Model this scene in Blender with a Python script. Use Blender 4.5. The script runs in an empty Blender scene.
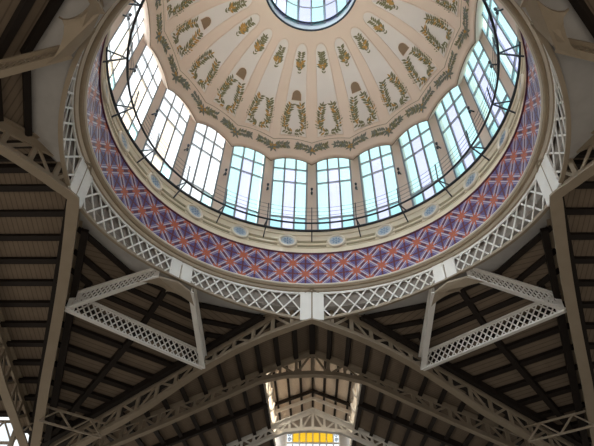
import bpy, bmesh, math, random
from mathutils import Vector, Matrix
random.seed(7)
C = bpy.context.scene.collection
PI = math.pi
sc = bpy.context.scene
D2R = math.radians

# ------------------------------------------------------------------ camera
CAM = Vector((0.091, -18.464, 0.0)); FPX = 517.8
F = Vector((-0.03091, 0.75426, 0.65585)).normalized()
yaw, roll = -0.040958, 0.023793
r0 = Vector((math.cos(yaw), -math.sin(yaw), 0)); u0 = r0.cross(F)
RT = (math.cos(roll) * r0 + math.sin(roll) * u0).normalized()
UP = (-math.sin(roll) * r0 + math.cos(roll) * u0).normalized()
cd = bpy.data.cameras.new('camera'); cam = bpy.data.objects.new('camera', cd); C.objects.link(cam)
cd.sensor_width = 36; cd.lens = 36 * FPX / 594; cd.clip_end = 500
m = Matrix.Identity(4)
for i in range(3):
    m[i][0] = RT[i]; m[i][1] = UP[i]; m[i][2] = -F[i]; m[i][3] = CAM[i]
cam.matrix_world = m
sc.camera = cam

def px(p):
    d = Vector(p) - CAM; z = d.dot(F)
    if z < 0.5: return (-9999, -9999)
    return (297 + FPX * d.dot(RT) / z, 223 - FPX * d.dot(UP) / z)
def shows(p, mg=15):
    x, y = px(p); return -mg < x < 594 + mg and -mg < y < 446 + mg

# ------------------------------------------------------------------ materials
def mat(name, col, col2=None, scale=3.0, rough=0.6, metal=0.0, detail=4, bump=0.0, stretch=None):
    mt = bpy.data.materials.new(name); mt.use_nodes = True
    nt = mt.node_tree; b = nt.nodes['Principled BSDF']
    b.inputs['Roughness'].default_value = rough; b.inputs['Metallic'].default_value = metal
    if 'Specular IOR Level' in b.inputs: b.inputs['Specular IOR Level'].default_value = 0.3
    if col2 is None: col2 = tuple(c * 0.85 for c in col)
    tc = nt.nodes.new('ShaderNodeTexCoord'); mp = nt.nodes.new('ShaderNodeMapping')
    nz = nt.nodes.new('ShaderNodeTexNoise'); cr = nt.nodes.new('ShaderNodeMix'); cr.data_type = 'RGBA'
    nz.inputs['Scale'].default_value = scale; nz.inputs['Detail'].default_value = detail
    if stretch: mp.inputs['Scale'].default_value = stretch
    nt.links.new(tc.outputs['Object'], mp.inputs[0]); nt.links.new(mp.outputs[0], nz.inputs['Vector'])
    nt.links.new(nz.outputs['Fac'], cr.inputs['Factor'])
    cr.inputs[6].default_value = (*col, 1); cr.inputs[7].default_value = (*col2, 1)
    nt.links.new(cr.outputs[2], b.inputs['Base Color'])
    if bump:
        bp = nt.nodes.new('ShaderNodeBump'); bp.inputs['Strength'].default_value = bump; bp.inputs['Distance'].default_value = 0.05
        nt.links.new(nz.outputs['Fac'], bp.inputs['Height']); nt.links.new(bp.outputs[0], b.inputs['Normal'])
    return mt
def glass(name, col, haze=0.12):
    mt = bpy.data.materials.new(name); mt.use_nodes = True; nt = mt.node_tree
    for n in list(nt.nodes): nt.nodes.remove(n)
    o = nt.nodes.new('ShaderNodeOutputMaterial'); t = nt.nodes.new('ShaderNodeBsdfTransparent')
    tl = nt.nodes.new('ShaderNodeBsdfTranslucent'); g = nt.nodes.new('ShaderNodeBsdfGlossy')
    t.inputs[0].default_value = (*col, 1); tl.inputs[0].default_value = (*col, 1)
    g.inputs['Roughness'].default_value = 0.15
    nz = nt.nodes.new('ShaderNodeTexNoise'); nz.inputs['Scale'].default_value = 2.0
    mr = nt.nodes.new('ShaderNodeMapRange'); mr.inputs['To Min'].default_value = haze * 0.5; mr.inputs['To Max'].default_value = haze * 1.5
    tc = nt.nodes.new('ShaderNodeTexCoord'); nt.links.new(tc.outputs['Object'], nz.inputs['Vector'])
    nt.links.new(nz.outputs['Fac'], mr.inputs['Value'])
    a = nt.nodes.new('ShaderNodeMixShader'); b = nt.nodes.new('ShaderNodeMixShader')
    nt.links.new(mr.outputs[0], a.inputs[0]); nt.links.new(t.outputs[0], a.inputs[1]); nt.links.new(tl.outputs[0], a.inputs[2])
    b.inputs[0].default_value = 0.04
    nt.links.new(a.outputs[0], b.inputs[1]); nt.links.new(g.outputs[0], b.inputs[2]); nt.links.new(b.outputs[0], o.inputs[0])
    return mt
def planks(name, c1, c2, axis):
    """timber boarding: thin joints plus grain; axis = direction across the boards (world x/y)"""
    mt = bpy.data.materials.new(name); mt.use_nodes = True; nt = mt.node_tree; b = nt.nodes['Principled BSDF']
    b.inputs['Roughness'].default_value = 0.8
    if 'Specular IOR Level' in b.inputs: b.inputs['Specular IOR Level'].default_value = 0.15
    tc = nt.nodes.new('ShaderNodeTexCoord'); mp = nt.nodes.new('ShaderNodeMapping')
    ang = math.atan2(axis[1], axis[0]); mp.inputs['Rotation'].default_value = (0, 0, -ang)
    nt.links.new(tc.outputs['Object'], mp.inputs[0])
    wv = nt.nodes.new('ShaderNodeTexWave'); wv.wave_type = 'BANDS'; wv.bands_direction = 'X'
    wv.inputs['Scale'].default_value = 1.1; wv.inputs['Distortion'].default_value = 0.15
    nt.links.new(mp.outputs[0], wv.inputs['Vector'])
    nz = nt.nodes.new('ShaderNodeTexNoise'); nz.inputs['Scale'].default_value = 1.7; nt.links.new(mp.outputs[0], nz.inputs['Vector'])
    cr = nt.nodes.new('ShaderNodeMix'); cr.data_type = 'RGBA'; cr.inputs[6].default_value = (*c1, 1); cr.inputs[7].default_value = (*c2, 1)
    nt.links.new(nz.outputs['Fac'], cr.inputs['Factor'])
    rp = nt.nodes.new('ShaderNodeMapRange'); rp.inputs['From Min'].default_value = 0.0; rp.inputs['From Max'].default_value = 0.15
    rp.inputs['To Min'].default_value = 0.6; rp.inputs['To Max'].default_value = 1.0
    nt.links.new(wv.outputs['Fac'], rp.inputs['Value'])
    mu = nt.nodes.new('ShaderNodeMix'); mu.data_type = 'RGBA'; mu.blend_type = 'MULTIPLY'; mu.inputs['Factor'].default_value = 1
    nt.links.new(cr.outputs[2], mu.inputs[6]); nt.links.new(rp.outputs[0], mu.inputs[7])
    nt.links.new(mu.outputs[2], b.inputs['Base Color'])
    return mt

M = {}
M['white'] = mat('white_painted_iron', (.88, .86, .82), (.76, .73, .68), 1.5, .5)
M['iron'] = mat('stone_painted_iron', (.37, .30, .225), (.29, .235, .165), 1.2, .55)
M['plaster'] = mat('grey_plaster', (.52, .50, .48), (.42, .40, .38), 2.0, .85, bump=.1)
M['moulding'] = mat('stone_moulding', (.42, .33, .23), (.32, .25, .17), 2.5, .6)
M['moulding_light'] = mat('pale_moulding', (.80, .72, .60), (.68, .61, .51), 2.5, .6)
M['cream'] = mat('cream_stucco', (.76, .67, .52), (.68, .59, .45), 1.0, .75)
M['olive'] = mat('olive_groove', (.34, .29, .18), (.26, .22, .14), 2.0, .8)
M['rib'] = mat('tan_dome_plaster', (.80, .63, .51), (.76, .585, .47), .7, .85)
M['panel'] = mat('pale_dome_plaster', (.80, .71, .65), (.76, .665, .60), .9, .85)
M['pilaster'] = mat('pink_plaster', (.86, .72, .63), (.80, .66, .57), 1.0, .8)
M['line'] = mat('umber_line', (.25, .16, .10), (.20, .13, .08), 3, .8)
M['leaf'] = mat('olive_leaf_paint', (.19, .17, .09), (.25, .22, .12), 5, .8)
M['leaf2'] = mat('grey_leaf_paint', (.17, .175, .14), (.25, .24, .19), 5, .8)
M['gold'] = mat('ochre_flower_paint', (.55, .30, .09), (.45, .24, .07), 5, .8)
M['niche'] = mat('umber_niche', (.30, .20, .12), (.25, .16, .10), 4, .9)
M['dark'] = mat('dark_metal', (.035, .04, .05), (.05, .055, .065), 3, .45, .3)
M['frame'] = mat('grey_window_metal', (.27, .30, .34), (.33, .36, .39), 3, .5, .2)
M['blue'] = mat('blue_grey_ceramic', (.42, .48, .54), (.52, .57, .60), 6, .4)
M['blue2'] = mat('deep_blue_ceramic', (.13, .22, .36), (.2, .3, .42), 6, .4)
M['red'] = mat('red_glazed_tile', (.38, .085, .045), (.46, .13, .06), 6, .35)
M['maroon'] = mat('maroon_glazed_tile', (.085, .02, .035), (.13, .03, .05), 6, .35)
M['indigo'] = mat('indigo_glazed_tile', (.07, .06, .19), (.12, .095, .24), 8, .35)
M['lilac'] = mat('lilac_glazed_tile', (.40, .34, .46), (.30, .25, .38), 8, .35)
M['tilewhite'] = mat('white_glazed_tile', (.58, .52, .57), (.45, .40, .46), 6, .35)
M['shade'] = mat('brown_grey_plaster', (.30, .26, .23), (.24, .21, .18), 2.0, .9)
M['reflector'] = mat('pale_reflector', (.78, .75, .70), (.70, .67, .62), 1.0, .8)  # for the added ring that throws light into the dome
M['timber'] = mat('dark_timber', (.012, .008, .006), (.020, .013, .009), 2, .7)
M['floor'] = mat('market_floor', (.08, .068, .055), (.06, .05, .04), .5, .5)
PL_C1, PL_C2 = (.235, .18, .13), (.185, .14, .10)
M['plank_y'] = planks('boarding_along_y', PL_C1, PL_C2, (0, 1, 0))
M['plank_x'] = planks('boarding_along_x', PL_C1, PL_C2, (1, 0, 0))
M['plank_d1'] = planks('boarding_diagonal', PL_C1, PL_C2, (.707, .707, 0))
M['plank_d2'] = planks('boarding_other_diagonal', PL_C1, PL_C2, (.707, -.707, 0))
M['plank_pale'] = planks('pale_boarding', (.78, .68, .58), (.70, .60, .50), (0, 1, 0))  # pale boards, lightened further in place of more daylight in the lantern
M['glass_cyan'] = glass('cyan_frosted_glass', (.57, .91, .95))
M['glass_lilac'] = glass('lilac_frosted_glass', (.64, .67, .96))
M['glass_deep'] = glass('deeper_cyan_glass', (.42, .76, .84))
M['glass_white'] = glass('clear_frosted_glass', (.90, .95, 1.0))
M['glass_cream'] = glass('cream_frosted_glass', (.98, .84, .66))
M['glass_yellow'] = glass('yellow_stained_glass', (.95, .55, .03), .3)
M['glass_blue'] = glass('blue_stained_glass', (.10, .18, .45), .3)

# ------------------------------------------------------------------ helpers
def obj(name, bm, mats, parent=None, smooth=False):
    me = bpy.data.meshes.new(name)
    bmesh.ops.recalc_face_normals(bm, faces=bm.faces[:])
    bm.to_mesh(me); bm.free()
    if not isinstance(mats, (list, tuple)): mats = [mats]
    for a in mats: me.materials.append(M[a])
    if smooth:
        for p in me.polygons: p.use_smooth = True
    o = bpy.data.objects.new(name, me); C.objects.link(o)
    if parent:
        o.parent = parent
        o.matrix_parent_inverse = parent_world(parent).inverted()
    return o
def parent_world(p):
    w = p.matrix_basis.copy()
    if p.parent: w = parent_world(p.parent) @ p.matrix_parent_inverse @ w
    return w
def tag(o, label, cat, group=None):
    o['label'] = label; o['category'] = cat
    if group: o['group'] = group
    return o
def thing(name, label, cat, loc, group=None):
    o = bpy.data.objects.new(name, None); C.objects.link(o); o.location = loc; o.empty_display_size = .3
    return tag(o, label, cat, group)
def struct(name, bm, mats, smooth=False, parent=None, label=None):
    o = obj(name, bm, mats, parent, smooth)
    if parent is None: o['kind'] = 'structure'
    if label: o['label'] = label
    return o
def face(bm, pts, mi=0):
    try:
        f = bm.faces.new([bm.verts.new(p) for p in pts]); f.material_index = mi; return f
    except ValueError: return None
def prism(bm, pts, off, mi=0):
    """closed solid: polygon pts pushed by vector off"""
    off = Vector(off); a = [bm.verts.new(p) for p in pts]; b = [bm.verts.new(Vector(p) + off) for p in pts]
    n = len(a)
    fs = [bm.faces.new(a), bm.faces.new(b[::-1])]
    for i in range(n): fs.append(bm.faces.new((a[i], b[i], b[(i + 1) % n], a[(i + 1) % n])))
    for f in fs: f.material_index = mi
def bar(bm, p, q, w, h, up=(0, 0, 1), mi=0):
    """box from p to q, w across, h along 'up' (centred)"""
    p, q, up = Vector(p), Vector(q), Vector(up)
    d = (q - p).normalized(); s = d.cross(up)
    if s.length < 1e-4: s = d.cross(Vector((1, 0, 0)))
    s.normalize(); t = s.cross(d).normalized()
    s *= w / 2; t *= h / 2
    a = [p - s - t, p + s - t, p + s + t, p - s + t]
    prism(bm, a, q - p, mi)
def tube(bm, pts, r, n=6, closed=False, mi=0):
    pts = [Vector(p) for p in pts]; rings = []
    L = len(pts)
    for i, p in enumerate(pts):
        a = pts[(i - 1) % L] if (closed or i > 0) else p
        b = pts[(i + 1) % L] if (closed or i < L - 1) else p
        d = (b - a).normalized()
        s = d.cross(Vector((0, 0, 1)))
        if s.length < 1e-3: s = d.cross(Vector((1, 0, 0)))
        s.normalize(); t = s.cross(d)
        rings.append([bm.verts.new(p + r * (math.cos(2 * PI * k / n) * s + math.sin(2 * PI * k / n) * t)) for k in range(n)])
    for i in range(L if closed else L - 1):
        A, B = rings[i], rings[(i + 1) % L]
        for k in range(n):
            f = bm.faces.new((A[k], A[(k + 1) % n], B[(k + 1) % n], B[k])); f.material_index = mi
    if not closed:
        bm.faces.new(rings[0]); bm.faces.new(rings[-1][::-1])
def sweep(bm, pts, nrm, rects, mi=0):
    """rects: (n0,n1,z0,z1) rectangles swept along pts with horizontal normals nrm"""
    for (n0, n1, z0, z1) in rects:
        rs = []
        for p, n in zip(pts, nrm):
            p = Vector(p); n = Vector(n)
            rs.append([bm.verts.new(p + n * a + Vector((0, 0, z))) for a, z in ((n0, z0), (n1, z0), (n1, z1), (n0, z1))])
        for A, B in zip(rs, rs[1:]):
            for k in range(4): bm.faces.new((A[k], A[(k + 1) % 4], B[(k + 1) % 4], B[k])).material_index = mi
        bm.faces.new(rs[0]); bm.faces.new(rs[-1][::-1])
def cyl(R, a, z):          # a in degrees, 0 = away from the camera, + = right
    a = D2R(a); return Vector((R * math.sin(a), R * math.cos(a), z))
def lathe(bm, prof, n=160, mis=None, a0=0, a1=360):
    full = (a1 - a0) >= 360; N = n if full else n + 1
    rings = [[bm.verts.new(cyl(R, a0 + (a1 - a0) * k / n, z)) for k in range(N)] for R, z in prof]
    for i in range(len(prof) - 1):
        for k in range(n):
            f = bm.faces.new((rings[i][k], rings[i][(k + 1) % N], rings[i + 1][(k + 1) % N], rings[i + 1][k]))
            f.material_index = mis[i] if mis else 0
NEW = bmesh.new
ORD = ['first', 'second', 'third', 'fourth', 'fifth', 'sixth', 'seventh', 'eighth', 'ninth', 'tenth', 'eleventh', 'twelfth', 'thirteenth', 'fourteenth', 'fifteenth', 'sixteenth']
def side(a): return 'right' if a > 0 else 'left'
NB = 20; ST = 360 / NB

# ------------------------------------------------------------------ dome shell
SC, SR = 30.2, 11.1
def sph(a, e, off=0.0):
    R = SR - off; return Vector((R * math.cos(D2R(e)) * math.sin(D2R(a)), R * math.cos(D2R(e)) * math.cos(D2R(a)), SC + R * math.sin(D2R(e))))
def lip(da):               # elevation of the scalloped lower edge, da = angle from a pilaster line
    t = abs(((da + 9) % 18) - 9) / 9
    return 9.1 + 3.0 * (1 - (1 - t) ** 2.2)
E_TOP = 70.6
bm = NEW()
NA = 240; NE = 26
grid = []
for k in range(NA):
    a = 360 * k / NA; e0 = lip(a)
    grid.append([bm.verts.new(sph(a, e0 + (E_TOP - e0) * j / NE)) for j in range(NE + 1)])
for k in range(NA):
    A, B = grid[k], grid[(k + 1) % NA]
    for j in range(NE): bm.faces.new((A[j], B[j], B[j + 1], A[j + 1]))
# soffit of the window lunettes, running back to the wall
for k in range(NA):
    a, b = 360 * k / NA, 360 * ((k + 1) % NA) / NA
    p, q = sph(a, lip(a)), sph(b, lip(b))
    wr_ = lambda t, z: (11.55 - .066 * (z - 32) + .03) / math.cos(D2R((t % 18) - 9))
    f = face(bm, [p, q, cyl(wr_(b, q.z), b, q.z + .95), cyl(wr_(a, p.z), a, p.z + .95)], 1)
bmesh.ops.remove_doubles(bm, verts=bm.verts[:], dist=1e-4)
dome = struct('ceiling', bm, ['rib', 'pilaster'], smooth=True, label='cream ribbed dome painted with leaf wreaths above a ring of windows')

# scalloped outline and painted garland
def ring_line(fn, n=360, r=.035): return [fn(360 * k / n) for k in range(n)]
bm = NEW()
tube(bm, ring_line(lambda a: sph(a, lip(a) + .1, .0)), .032, 5, True)
obj('edge_line', bm, 'line', dome)
def scal(a, base, amp):
    t = abs(((a + 9) % 18) - 9) / 9
    return base + amp * (1 - (1 - t) ** 1.9)
bm = NEW()
tube(bm, ring_line(lambda a: sph(a, scal(a, 20.6, 1.6), .005)), .03, 5, True)
obj('edge_line', bm, 'moulding', dome)

def leaf(bm, c, ax, nr, L, W, mi=0):
    """painted leaf: six sided, pointed, at c, along ax, on surface of normal nr"""
    ax = (ax - nr * ax.dot(nr)).normalized(); s = nr.cross(ax)
    P = [c, c + ax * L * .35 + s * W * .5, c + ax * L * .7 + s * W * .38, c + ax * L, c + ax * L * .7 - s * W * .38, c + ax * L * .35 - s * W * .5]
    face(bm, P, mi)
def flower(bm, c, nr, r, mi):
    t = nr.cross(Vector((0, 0, 1))).normalized(); s = nr.cross(t)
    face(bm, [c + (t * math.cos(k * PI / 4) + s * math.sin(k * PI / 4)) * r * (1 if k % 2 else .75) for k in range(8)], mi)
def surf(a, e, off=.03):
    p = sph(a, e, off); n = (Vector((0, 0, SC)) - sph(a, e)).normalized(); return p, n
def spray_along(bm, path, step, L, W, rnd, mis=(0,), spread=.9, skip=None):
    """leaves in pairs along a path of (azimuth, elevation)"""
    pts = [surf(*q)[0] for q in path]
    for i in range(len(path) - 1):
        p, q = pts[i], pts[i + 1]; ln = (q - p).length; n = max(1, round(ln / step))
        for k in range(n):
            f = (k + .5) / n
            a = path[i][0] + (path[i + 1][0] - path[i][0]) * f; e = path[i][1] + (path[i + 1][1] - path[i][1]) * f
            c, nr = surf(a, e, .03 + .004 * (k % 3)); d = (q - p).normalized(); s = nr.cross(d)
            for sg in (-1, 1):
                leaf(bm, c, d * .6 + s * sg * spread * rnd.uniform(.8, 1.2), nr, L * rnd.uniform(.8, 1.2), W, rnd.choice(mis))
            if rnd.random() < .3: leaf(bm, c, d, nr, L, W * .8, rnd.choice(mis))

for k in range(NB):       # garland: one festoon per pilaster line
    a0 = k * ST
    rnd = random.Random(100 + k); bm = NEW()
    mid = lambda da: scal(a0 + da, 17.2, 1.9)
    for sg in (-1, 1):
        spray_along(bm, [(a0 + sg * d, mid(sg * d)) for d in (.9, 2.6, 4.4, 7.1)], .19, .44, .18, rnd, (0, 0, 1), .9)
    for _ in range(9):
        da, de = rnd.uniform(-1.3, 1.3), rnd.uniform(-1.1, .8)
        c, nr = surf(a0 + da, mid(da) - .5 + de, .036); flower(bm, c, nr, rnd.uniform(.09, .16), 2 if rnd.random() < .55 else 0)
    for t in range(7):
        c, nr = surf(a0, mid(0) - .6, .034); ang = t * 2 * PI / 7
        leaf(bm, c, Vector((math.cos(ang) * math.cos(D2R(a0)), -math.cos(ang) * math.sin(D2R(a0)), math.sin(ang))), nr, .55, .2, 0)
    if shows(surf(a0, 17)[0], 40): obj('painted_garland', bm, ['leaf2', 'leaf', 'gold'], dome)
    else: bm.free()

# gore panels
def half(e):              # half width (degrees) of a panel at elevation e
    return 6.35 - .9 * max(0, (e - 24)) / 40
E0, E1 = 23.6, 60.2       # sides run from E0 to E1, a half round above
def panel_outline(a0, grow=0.0):
    R = []
    n = 22
    for i in range(9):    # bottom edge, sagging towards the ribs
        t = -1 + 2 * i / 8; h = half(E0) + grow / math.cos(D2R(E0))
        R.append((a0 + h * t, E0 - grow - .9 * abs(t) ** 2 + .5))
    for i in range(1, n + 1):
        e = E0 + (E1 - E0) * i / n; R.append((a0 + half(e) + grow / math.cos(D2R(e)), e))
    for i in range(1, 12):
        th = PI * i / 12; e = E1 + (4.6 + grow) * math.sin(th)
        hh = (half(E1) + grow / math.cos(D2R(E1))) * math.cos(th) * math.cos(D2R(E1)) / math.cos(D2R(e)) * .98
        R.append((a0 + hh, e))
    for i in range(n, 0, -1):
        e = E0 + (E1 - E0) * i / n; R.append((a0 - half(e) - grow / math.cos(D2R(e)), e))
    return R
for k in range(NB):
    a0 = (k + .5) * ST
    if not shows(sph(a0, 30), 60): continue
    rnd = random.Random(k)
    out = panel_outline(a0); bm = NEW()
    n = len(out)
    # strips across, so the panel follows the sphere
    rows = [(out[i], out[8 - i]) for i in range(0)]
    es = [E0 - .4 + .01] + [E0 + (E1 - E0) * i / 22 for i in range(23)] + [E1 + 4.6 * math.sin(PI / 2 * i / 7) for i in range(1, 8)]
    prev = None
    for e in es:
        if e <= E1: h = half(max(e, E0))
        else:
            th = math.asin(min(1, (e - E1) / 4.6)); h = half(E1) * math.cos(th) * math.cos(D2R(E1)) / math.cos(D2R(e)) * .98
        row = []
        for j in range(7):
            t = -1 + 2 * j / 6; ee = e
            if e < E0: ee = E0 - .9 * t * t + .5
            row.append(bm.verts.new(sph(a0 + h * t, ee, .012)))
        if prev:
            for j in range(6):
                try: bm.faces.new((prev[j], prev[j + 1], row[j + 1], row[j]))
                except ValueError: pass
        prev = row
    bmesh.ops.remove_doubles(bm, verts=bm.verts[:], dist=1e-4)
    gp = obj('gore_panel', bm, 'panel', dome, smooth=True)
    bm = NEW(); tube(bm, [sph(a, e, .012) for a, e in out], .045, 5, True); obj('panel_border', bm, 'rib', gp, smooth=True)
    # U shaped wreath
    bm = NEW()
    for sg in (-1, 1):
        spray_along(bm, [(a0 + sg * q[0], q[1]) for q in ((.2, 25.5), (2.0, 25.4), (4.4, 26.2))], .19, .42, .17, rnd, (0, 0, 0, 0, 1), .9)
        spray_along(bm, [(a0 + sg * q[0], q[1]) for q in ((4.7, 26.6), (4.9, 29.0), (4.5, 32), (3.9, 35), (2.7, 38.2))], .22, .46, .17, rnd, (0, 0, 0, 0, 0, 0, 0, 1), .85)
        for q in ((4.4, 31), (4.0, 34.5), (3.0, 37), (4.6, 28)):
            c, nr = surf(a0 + sg * q[0] + rnd.uniform(-.6, .3), q[1], .04); flower(bm, c, nr, .10, 1)
    obj('wreath', bm, ['leaf', 'gold'], gp)
    # hanging spray
    bm = NEW()
    spray_along(bm, [(a0, 51.4), (a0, 54)], .26, .28, .12, rnd, (0, 0), .5)
    spray_along(bm, [(a0, 54), (a0, 57.2)], .15, .50, .20, rnd, (0, 0, 1), 1.2)
    spray_along(bm, [(a0, 57.2), (a0, 61)], .17, .38, .17, rnd, (0, 0, 0), 1.0)
    for _ in range(6):
        c, nr = surf(a0 + rnd.uniform(-2, 2), 55.5 + rnd.uniform(-1, 1.2), .042); flower(bm, c, nr, .11, 1)
    obj('flower_spray', bm, ['leaf', 'gold'], gp)
    if k % 2 == 1:         # half-round niche in every other gore, its shade painted as flat brown
        bm = NEW(); P = [(-2.9, 40.1), (2.9, 40.1), (2.8, 42.4)]
        P += [(2.8 * math.cos(t * PI / 10), 42.4 + 2.5 * math.sin(t * PI / 10)) for t in range(1, 10)] + [(-2.8, 42.4)]
        face(bm, [sph(a0 + x, e, .03) for x, e in P], 0)
        tube(bm, [sph(a0 + x, e, .03) for x, e in P], .03, 5, True, 1)
        obj('niche', bm, ['niche', 'rib'], gp)

# oculus rim and lantern (cupola)
oc = thing('oculus_lantern', 'round glazed lantern over the opening at the crown of the dome', 'roof lantern', (0, 0, 40.6))
bm = NEW(); tube(bm, [cyl(3.70, a, 40.66) for a in range(0, 360, 5)], .085, 8, True); obj('rim', bm, 'dark', oc, True)
bm = NEW(); lathe(bm, [(3.62, 40.68), (3.60, 41.15), (3.78, 41.2), (3.78, 41.9)], 96); obj('collar', bm, 'plaster', oc, True)
bm = NEW(); tube(bm, [cyl(3.60, a, 41.75) for a in range(0, 360, 5)], .07, 6, True); obj('guard_rail', bm, 'dark', oc, True)
NL = 20
bm = NEW()
for i in range(NL):
    a = i * 18
    bar(bm, cyl(3.72, a, 41.6), cyl(3.72, a, 47.2), .2 if i % 2 else .13, .12, cyl(1, a, 0))
for z in (41.9, 44.6, 47.2): tube(bm, [cyl(3.72, a, z) for a in range(0, 360, 5)], .06, 6, True)
obj('glazing_bars', bm, 'frame', oc)
bm = NEW()
for i in range(NL): face(bm, [cyl(3.74, i * 18, 41.6), cyl(3.74, i * 18 + 18, 41.6), cyl(3.74, i * 18 + 18, 47.2), cyl(3.74, i * 18, 47.2)], i % 2)
obj('glass', bm, ['glass_cyan', 'glass_lilac'], oc)
bm = NEW(); lathe(bm, [(3.9, 47.2), (2.6, 48.6), (.9, 49.4), (.01, 49.5)], 40); obj('cap', bm, 'niche', oc, True)

# ------------------------------------------------------------------ drum: windows, pilasters
ZB, ZT = 24.9, 34.8
AP_B, AP_T = 11.98, 11.55           # apothem of the glazed bays at the bottom and at the top (they lean in slightly)
def bayp(a0, x, z, out=0.0):
    t = (z - 25.5) / 6.5; ap = AP_B + (AP_T - AP_B) * t + out
    a = D2R(a0); n = Vector((math.sin(a), math.cos(a), 0)); s = Vector((math.cos(a), -math.sin(a), 0))
    return n * ap + s * x + Vector((0, 0, z))
WH = 1.42                            # half width of a window
LEFTISH = lambda a: -130 < a < -40  # these get clear panes, their overexposed white put into the glass colour
for k in range(NB):
    a0 = (k + .5) * ST; aa = (a0 + 180) % 360 - 180
    bm = NEW()
    def vb(x, w, z0=ZB, z1=ZT): bar(bm, bayp(a0, x, z0), bayp(a0, x, z1), w, .12, bayp(a0, 0, 0, 1) - bayp(a0, 0, 0))
    def hb(z, h): bar(bm, bayp(a0, -WH, z), bayp(a0, WH, z), .12, h, (0, 0, 1))
    for x in (-WH, WH): vb(x, .14)
    for x in (-WH / 3, WH / 3): vb(x, .14)
    for z, h in ((ZB + .05, .12), (26.85, .14), (30.5, .13), (31.95, .13), (ZT, .1)): hb(z, h)
    nm = 'window_%d' % (k + 1)
    w = struct(nm, bm, ['frame'], label='tall three-light dome window, %s %s of the middle of the drum' % (ORD[min(15, int(abs(aa) / 18))], side(aa)))
    bm = NEW(); rnd = random.Random(300 + k)
    zs = [ZB, 26.85, 30.5, 31.95, ZT]
    for i in range(3):
        x0, x1 = -WH + i * WH * 2 / 3, -WH + (i + 1) * WH * 2 / 3
        for j in range(4):
            mi = 1 if (i == 1 and j < 3) else 0
            if j == 0 and i != 1: mi = 4
            if abs(aa) > 118: mi = 2  # unseen back windows glazed clear to let in more neutral light
            elif LEFTISH(aa):
                mi = 2
                if i == 1 and j in (0, 1) and aa < -60: mi = 3
                if j == 0 and i == 2: mi = 0
            elif j == 3: mi = 0
            face(bm, [bayp(a0, x0, zs[j]), bayp(a0, x1, zs[j]), bayp(a0, x1, zs[j + 1]), bayp(a0, x0, zs[j + 1])], mi)
    obj('glass', bm, ['glass_cyan', 'glass_lilac', 'glass_white', 'glass_cream', 'glass_deep'], w)
# pilasters: one wall object round the drum
bm = NEW()
for k in range(NB):
    a = k * ST; aL, aR = a - 9, a + 9
    L0 = [bayp(aL, WH, z, -.05) for z in (ZB, ZT)]; R0 = [bayp(aR, -WH, z, -.05) for z in (ZB, ZT)]
    L1 = [bayp(aL, WH, z, .5) for z in (ZB, ZT)]; R1 = [bayp(aR, -WH, z, .5) for z in (ZB, ZT)]
    prismpts = [L0[0], R0[0], R1[0], L1[0]]
    a_ = [bm.verts.new(p) for p in prismpts]; b_ = [bm.verts.new(p) for p in (L0[1], R0[1], R1[1], L1[1])]
    bm.faces.new(a_); bm.faces.new(b_[::-1])
    for i in range(4): bm.faces.new((a_[i], b_[i], b_[(i + 1) % 4], a_[(i + 1) % 4]))
struct('wall_drum', bm, 'pilaster', label='pink plaster piers between the dome windows')
# lamps on the piers
for k in range(-9, 10):
    a = k * ST
    if not shows(cyl(11.7, a, 29.2), 5): continue
    wl = 'small dark lamp on the dome pier ' + ('in the middle of the drum' if k == 0 else '%s to the %s of the middle pier' % (ORD[abs(k) - 1], side(k)))
    t = thing('wall_lamp', wl, 'lamp', cyl(11.75, a, 29.0), 'lamps on the dome piers')
    n = cyl(1, a, 0); bm = NEW(); bar(bm, cyl(11.75, a, 29.3), cyl(11.35, a, 29.3), .08, .08); obj('bracket', bm, 'dark', t)
    for dz in (-.2, .25):
        bm = NEW(); rr = [(.02, -.12), (.08, -.09), (.10, .07), (.05, .13), (.01, .14)]
        c = cyl(11.36, a, 29.3 + dz); R = [[bm.verts.new(c + Vector((x * math.cos(j * PI / 4), x * math.sin(j * PI / 4), z))) for j in range(8)] for x, z in rr]
        for A, B in zip(R, R[1:]):
            for j in range(8): bm.faces.new((A[j], A[(j + 1) % 8], B[(j + 1) % 8], B[j]))
        obj('lamp_shade', bm, 'dark', t)

# ------------------------------------------------------------------ cornice frieze with medallions
bm = NEW()
lathe(bm, [(11.44, 23.02), (11.52, 23.42), (11.55, 23.60), (11.51, 23.63), (11.53, 23.68), (11.60, 23.70), (11.62, 23.92), (11.56, 23.95), (11.58, 24.10), (11.65, 24.12),
           (11.69, 24.36), (11.63, 24.40), (11.66, 24.56), (11.72, 24.9), (11.66, 24.95), (11.68, 25.15), (11.76, 25.2), (11.78, 25.40), (12.3, 25.44)], 200, [0] * 18)
struct('trim_1', bm, ['cream'], smooth=False, label='cream cornice frieze between the tiles and the dome windows')
bm = NEW()
for k in range(NB):
    for z0, z1 in ((23.73, 23.90), (24.14, 24.33)):
        a0 = k * ST; L = [(a0 - 5.3 + 10.6 * i / 10) for i in range(11)]
        for p, q in zip(L, L[1:]):
            f0, f1 = 11.572 + (z0 - 23.74) * .13, 11.572 + (z1 - 23.74) * .13
            face(bm, [cyl(f0, p, z0), cyl(f0, q, z0), cyl(f1, q, z1), cyl(f1, p, z1)])
struct('trim_2', bm, ['olive'], label='olive grooves along the cream frieze')
bm = NEW(); tube(bm, [cyl(11.74, a * 2, 25.46) for a in range(180)], .10, 8, True)
tag(obj('ledge_rail', bm, 'dark', None, True), 'dark round rail along the foot of the dome windows', 'rail')
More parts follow.
